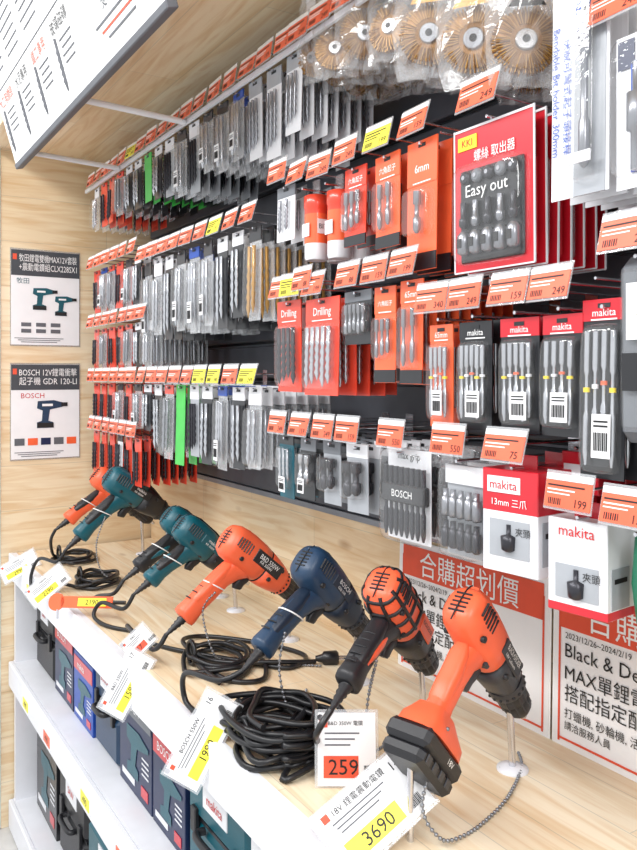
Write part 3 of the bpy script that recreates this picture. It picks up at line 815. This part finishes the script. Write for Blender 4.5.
F7, e7 = power_tool('corded_drill', (-2.17, .745, SH+.222), 6, 35, 't_teal', 't_black', 't_black', brand='makita', plate='t_black', hl=.175, ha=-.05, fat=1.0)
F8, e8 = power_tool('corded_drill', (-2.38, .76, SH+.20), 4, 42, 't_orange', 't_black', 't_black', brand='B&D', plate='t_black', hl=.165, sc=.92)

# ------------------------------------------------------------------ cables
def cable(name, pts, loops=None, r=.0046, plug=None):
    b = MB(); b.tube(pts, r, 'cable', 8, 8)
    if loops:
        (cx, cy, rx, ry, n) = loops
        P = []; tot = n*10
        for i in range(tot):
            a = 2*math.pi*i/10; t = i//10
            kx = rx*(1-.09*((t*37) % 5))*(1+random.uniform(-.10, .10)); ky = ry*(1-.11*((t*23) % 4))*(1+random.uniform(-.12, .12))
            sk = (t % 3-1)*.5
            x = kx*math.cos(a); y = ky*math.sin(a)
            P.append((cx+x*math.cos(sk)-y*math.sin(sk)+random.uniform(-.006, .006), max(.508, cy+x*math.sin(sk)+y*math.cos(sk)), SH+r+.005*t+random.uniform(0, .010)))
        b.tube([pts[-1]]+P, r, 'cable', 8, 5)
        b.tube([(cx-.02+.018*math.cos(a), cy-ry*.72, SH+.024+.022*math.sin(a)) for a in [i*math.pi/4 for i in range(8)]], .004, 'cable', 6, 3, closed=True)
    if plug:
        p, q = V(plug[0]), V(plug[1]); dr = q-p
        b.lathe(p, dr, [(0, .005), (.012, .008), (.016, .013), (.04, .014), (.044, .010)], 'cable', 12)
        s2 = dr.normalized().cross(V((0, 0, 1)))
        for sg in (-1, 1): b.cyl(p+dr.normalized()*.044+s2*.006*sg, p+dr.normalized()*.062+s2*.006*sg, .002, 'chrome', 6)
    return b.build(name)
g = SH+.005
cable('power_cord', [e2, e2+V((-.005, -.02, -.03)), (-.965, .60, g+.02), (-.99, .585, g+.012), (-1.0, .60, g+.01)], (-1.035, .580, .110, .075, 10))
cable('power_cord', [e3, e3+V((-.02, -.03, -.015)), (-1.225, .505, g+.06), (-1.235, .508, g+.012), (-1.18, .512, g+.004), (-1.10, .515, g+.010), (-1.05, .53, g+.045), (-.97, .57, g+.055), (-.97, .65, g+.045), (-1.10, .66, g+.02)],
      (-1.10, .595, .08, .06, 5))
cable('power_cord', [e4, e4+V((-.02, -.02, -.03)), (-1.61, .535, g+.03), (-1.60, .56, g), (-1.50, .60, g), (-1.38, .68, g), (-1.30, .74, g), (-1.34, .80, g), (-1.45, .76, g), (-1.55, .68, g), (-1.52, .62, g+.008), (-1.40, .63, g+.004), (-1.32, .72, g+.008), (-1.30, .80, g)],
      None, plug=((-1.30, .80, g+.006), (-1.27, .86, g+.006)))
cable('power_cord', [(-1.30, .60, g), (-1.40, .60, g+.004), (-1.47, .64, g), (-1.40, .72, g+.004), (-1.28, .68, g), (-1.30, .62, g), (-1.40, .60, g+.006)], (-1.40, .64, .10, .06, 3))
cable('power_cord', [e5, e5+V((-.01, -.02, -.03)), (-1.77, .53, g+.04), (-1.78, .515, g+.01), (-1.72, .53, g), (-1.64, .58, g)], None)
cable('power_cord', [e6, e6+V((-.01, -.02, -.03)), (-1.90, .56, g+.02), (-1.93, .56, g), (-1.88, .62, g)], None)
cable('power_cord', [e7, e7+V((-.01, -.02, -.03)), (-2.24, .50, g+.05), (-2.27, .485, g+.0), (-2.24, .482, g-.04), (-2.17, .482, g-.02), (-2.12, .51, g+.01), (-2.08, .56, g)], (-2.10, .62, .07, .06, 4))
cable('power_cord', [e8, e8+V((-.01, -.01, -.03)), (-2.43, .58, g+.02), (-2.45, .60, g)], (-2.40, .64, .07, .06, 3))

def chain(pts, r=.0028):
    b = MB(); tmp = MB()
    Q = tmp.tube(pts, .001, 'chrome', 3, 24)
    last = Q[0]; b.ball(last, r, 'bit_steel')
    for q in Q[1:]:
        if (q-last).length >= r*2.1: b.ball(q, r, 'bit_steel'); last = q
    b.tube(pts, r*.35, 'bit_steel', 4, 6)
    b.build('bead_chain')
gz = SH+.003
chain([F1.P(-.04, -.14, .03), (-.735, .60, SH+.05), (-.715, .61, gz+.01), (-.718, .65, gz), (-.73, .70, gz), (-.755, .76, gz), (-.80, .83, gz), (-.835, .86, gz)])
chain([F2.P(-.05, -.10, .02), (-.93, .66, SH+.09), (-.93, .655, SH+.03), (-.94, .66, gz), (-.96, .72, gz)])
chain([F3.P(-.06, -.12, .02), (-1.10, .61, SH+.09), (-1.09, .62, SH+.03), (-1.12, .66, gz), (-1.20, .72, gz)])
chain([F4.P(-.05, -.10, .02), (-1.42, .62, SH+.10), (-1.40, .63, SH+.03), (-1.40, .66, gz), (-1.33, .74, gz), (-1.28, .80, gz)])
chain([F7.P(-.05, -.10, .02), (-2.12, .62, SH+.10), (-2.10, .63, SH+.03), (-2.08, .68, gz)])

# ------------------------------------------------------------------ tags
RV = V((.527, .85, 0)); FV = V((-.85, .527, 0))
def tag(name, c, roll, w, h, price, top, num=None, lean=.35, block='label_yellow', turn=0.0):
    b = MB(); a = math.radians(roll)
    r = RV*math.cos(turn)+FV*math.sin(turn); f = FV*math.cos(turn)-RV*math.sin(turn)
    up = V((0, 0, math.cos(lean)))+f*math.sin(lean)
    ux = r*math.cos(a)+up*math.sin(a); uy = -r*math.sin(a)+up*math.cos(a)
    F = Fr(c, ux, uy)
    b.box(F, (0, 0, -.001), (w+.008, h+.008, .003), 'sleeve', .001)
    b.box(F, (0, 0, 0), (w, h, .0034), 'paper')
    b.box(F, (-w*.10, -h*.24, .0018), (w*.60, h*.30, .0008), block)
    b.text(F, price, -w*.06, -h*.24, .0026, h*.24, 'ink')
    b.box(F, (-w*.40, h*.36, .0018), (h*.12, h*.12, .0008), 'print_orange')
    tw = tdata(top)[2]; b.text(F, top, -w*.02, h*.36, .0022, min(h*.13, w*.6/tw), 'ink')
    for i in range(3): b.box(F, (-w*.08-.01*i*.3, h*(.22-.08*i), .0018), (w*(.6-.08*i), h*.02, .0008), 'ink_grey')
    for i in range(9): b.box(F, (w*.30+i*.0018, -h*.3, .0018), (.0007+.0005*(i % 2), h*.16, .0008), 'ink')
    if num: b.text(F, num, w*.41, h*.32, .0022, h*.17, 'ink')
    b.lathe(F.P(-w*.46, h*.44, .001), F.z, [(0, .004), (.0012, .004)], 'chrome', 12)
    b.build(name)
tag('price_tag', (-.770, .555, SH+.036), 38, .130, .075, '3690', '18V 鋰電震動電鑽', '14', lean=.75)
tag('price_tag', (-.895, .600, SH+.048), 0, .078, .092, '259', 'B&D 350W 電鑽', None, lean=.2, block='print_orange')
tag('price_tag', (-1.11, .484, SH+.005), 62, .135, .056, '1990', 'BOSCH 550W', '16', lean=.15)
tag('price_tag', (-1.46, .484, SH-.025), 62, .120, .052, '1590', 'B&D 550W', '17', lean=.15)
tag('price_tag', (-2.08, .484, SH+.02), 40, .11, .05, '2290', 'makita', None, lean=.2)
tag('price_tag', (-2.42, .484, SH+.0), 30, .11, .05, '2990', 'makita', None, lean=.2)
tag('price_tag', (-1.47, .51, SH+.045), 45, .055, .04, '17', 'B&D', None, lean=.3, block='print_orange')
tag('price_tag', (-1.13, .515, SH+.035), -20, .045, .035, '16', 'A', None, lean=.3, block='print_orange')
b = MB(); F = Fr((-1.84, .497, SH+.034), (.7, .714, .05), V((0, 0, 1))+V((-.714, .7, 0))*.4); F.y = (F.y-F.x*F.y.dot(F.x)).normalized(); F.z = F.x.cross(F.y)
b.box(F, (.02, 0, 0), (.13, .026, .003), 'card_orange', .001)
b.lathe(F.P(-.055, 0, -.0015), F.z, [(0, .020), (.003, .020)], 'card_orange', 24)
b.box(F, (.035, 0, .002), (.07, .018, .001), 'label_yellow'); b.text(F, '2190', .035, 0, .003, .013, 'ink')
b.cyl(F.P(-.05, -.016, 0), (F.P(-.05, -.016, 0).x, F.P(-.05, -.016, 0).y, SH-.005), .003, 'chrome')
b.build('promotional_price_tag')
# ------------------------------------------------------------------ goods on lower shelves
def carton(name, x, z, w, h, dpt, c1, c2, t, tc='white', y=.56, yaw=0):
    b = MB(); a = math.radians(yaw)
    F = Fr((x, y+dpt/2, z), (math.cos(a), math.sin(a), 0), (0, 0, 1))
    b.box(F, (0, h/2, 0), (w, h, dpt), c1, .0015)
    n = dpt/2+.0008
    b.box(F, (0, h*.84, n), (w*.96, h*.2, .001), c2); b.text(F, t, -w*.1, h*.84, n+.001, min(h*.11, w*.12), tc)
    pts = [(-.30, .30), (.12, .32), (.30, .27), (.44, .24), (.44, .18), (.30, .14), (.06, .08), (.0, -.18), (.10, -.22), (.10, -.36), (-.28, -.36), (-.28, -.22), (-.16, -.18), (-.14, .06), (-.30, .12)]
    b.add([F.P(w*.02+p[0]*w*.9, h*.42+p[1]*h*.7, n+.0006) for p in pts], [tuple(range(len(pts)))], 't_teal' if c1 != 'card_teal' else 't_black')
    b.box(F, (-w*.2, h*.12, n), (w*.4, h*.06, .001), 'card_white'); b.box(F, (w*.3, h*.13, n), (w*.2, h*.1, .001), 'card_deepred')
    for i in range(4): b.box(F, (w*.32, h*(.30+.05*i), n), (w*.2, h*.014, .001), 'card_white')
    b.box(F, (w/2+.0006, h*.80, 0), (.001, h*.22, dpt*.8), c2)
    b.box(F, (w/2+.0006, h*.40, .02), (.001, h*.34, dpt*.3), 'card_white')
    for i in range(7): b.box(F, (w/2+.0014, h*.36, .0+i*.006), (.001, h*.18, .0025), 'ink')
    b.build(name)
def toolcase(name, x, z, w, h, dpt, c, t, y=.56):
    b = MB(); F = Fr((x, y+dpt/2, z), (1, 0, 0), (0, 0, 1))
    b.box(F, (0, h*.26, 0), (w, h*.5, dpt), c, .012); b.box(F, (0, h*.75, 0), (w, h*.46, dpt), c, .012)
    b.box(F, (0, h*.515, 0), (w*.96, h*.03, dpt*.96), 't_black')
    n = dpt/2
    b.tube([F.P(-w*.18, h*.5, n), F.P(-w*.17, h*.5, n+.018), F.P(0, h*.5, n+.022), F.P(w*.17, h*.5, n+.018), F.P(w*.18, h*.5, n)], .007, 't_black', 8, 5)
    for sg in (-1, 1): b.box(F, (sg*w*.34, h*.52, n+.002), (w*.09, h*.22, .01), 't_black', .002)
    b.box(F, (0, h*.8, n+.001), (w*.4, h*.2, .002), 'card_white'); b.text(F, t, 0, h*.8, n+.003, min(h*.14, w*.08), 't_red')
    for i in range(4): b.box(F, (w/2, h*.26, -dpt*.3+i*dpt*.2), (.006, h*.36, dpt*.06), c, .002)
    b.build(name)
S1 = .517; S0 = .09
toolcase('tool_case', -2.44, S1, .22, .22, .26, 't_black', 'B&D')
carton('tool_box_carton', -2.22, S1, .19, .20, .25, 'card_navy', 'card_deepred', 'BOSCH')
carton('tool_box_carton', -2.03, S1, .17, .17, .25, 'card_blue', 'card_deepred', 'makita')
toolcase('tool_case', -1.84, S1, .18, .22, .26, 't_navy', 'BOSCH')
carton('tool_box_carton', -1.635, S1, .20, .215, .27, 'card_navy', 'card_grey', 'BOSCH')
carton('tool_box_carton', -1.445, S1, .165, .19, .27, 'card_navy', 'card_deepred', 'BOSCH')
toolcase('tool_case', -1.23, S1, .24, .20, .27, 't_teal', 'makita')
carton('tool_box_carton', -1.0, S1, .20, .19, .27, 'card_teal', 'card_white', 'makita', 't_teal')
carton('tool_box_carton', -.77, S1, .20, .20, .27, 'card_teal', 'card_white', 'makita', 't_teal')
carton('tool_box_carton', -.52, S1, .24, .22, .27, 'card_orange', 'card_black', 'B&D')
carton('tool_box_carton', -2.42, S0, .24, .30, .27, 'card_black', 'card_deepred', 'POWER')
toolcase('tool_case', -2.14, S0, .26, .26, .27, 't_black', 'SAW')
toolcase('tool_case', -1.83, S0, .32, .22, .28, 't_teal', 'makita')
toolcase('tool_case', -1.48, S0, .32, .26, .28, 't_teal', 'makita')
carton('tool_box_carton', -1.16, S0, .26, .28, .28, 'card_navy', 'card_grey', 'BOSCH')
toolcase('tool_case', -.83, S0, .32, .24, .28, 't_navy', 'BOSCH')

# ------------------------------------------------------------------ lights, world, camera
w = bpy.data.worlds.new('World'); scene.world = w; w.use_nodes = True
bg = w.node_tree.nodes['Background']; bg.inputs[0].default_value = (.96, .98, 1, 1); bg.inputs[1].default_value = 1.2
def area(name, loc, target, sx, sy, e, col=(1, .99, .98)):
    l = bpy.data.lights.new(name, 'AREA'); l.shape = 'RECTANGLE'; l.size = sx; l.size_y = sy; l.energy = e; l.color = col
    o = bpy.data.objects.new(name, l); o.location = loc
    o.rotation_euler = (V(target)-V(loc)).to_track_quat('-Z', 'Y').to_euler(); scene.collection.objects.link(o)
area('ceiling_light_panel', (-1.2, -.9, 2.75), (-1.2, .8, 1.4), 3.0, .25, 50)
area('ceiling_light_panel', (.8, .1, 2.75), (-1.2, .8, 1.2), .4, 1.6, 28)
cam = bpy.data.cameras.new('Camera'); co = bpy.data.objects.new('Camera', cam); scene.collection.objects.link(co)
co.location = (0, 0, 1.40); co.rotation_euler = (math.pi/2, 0, math.radians(58.18))
cam.sensor_width = 36; cam.lens = 800/850*36; cam.shift_y = -49/850; cam.clip_start = .01
scene.camera = co
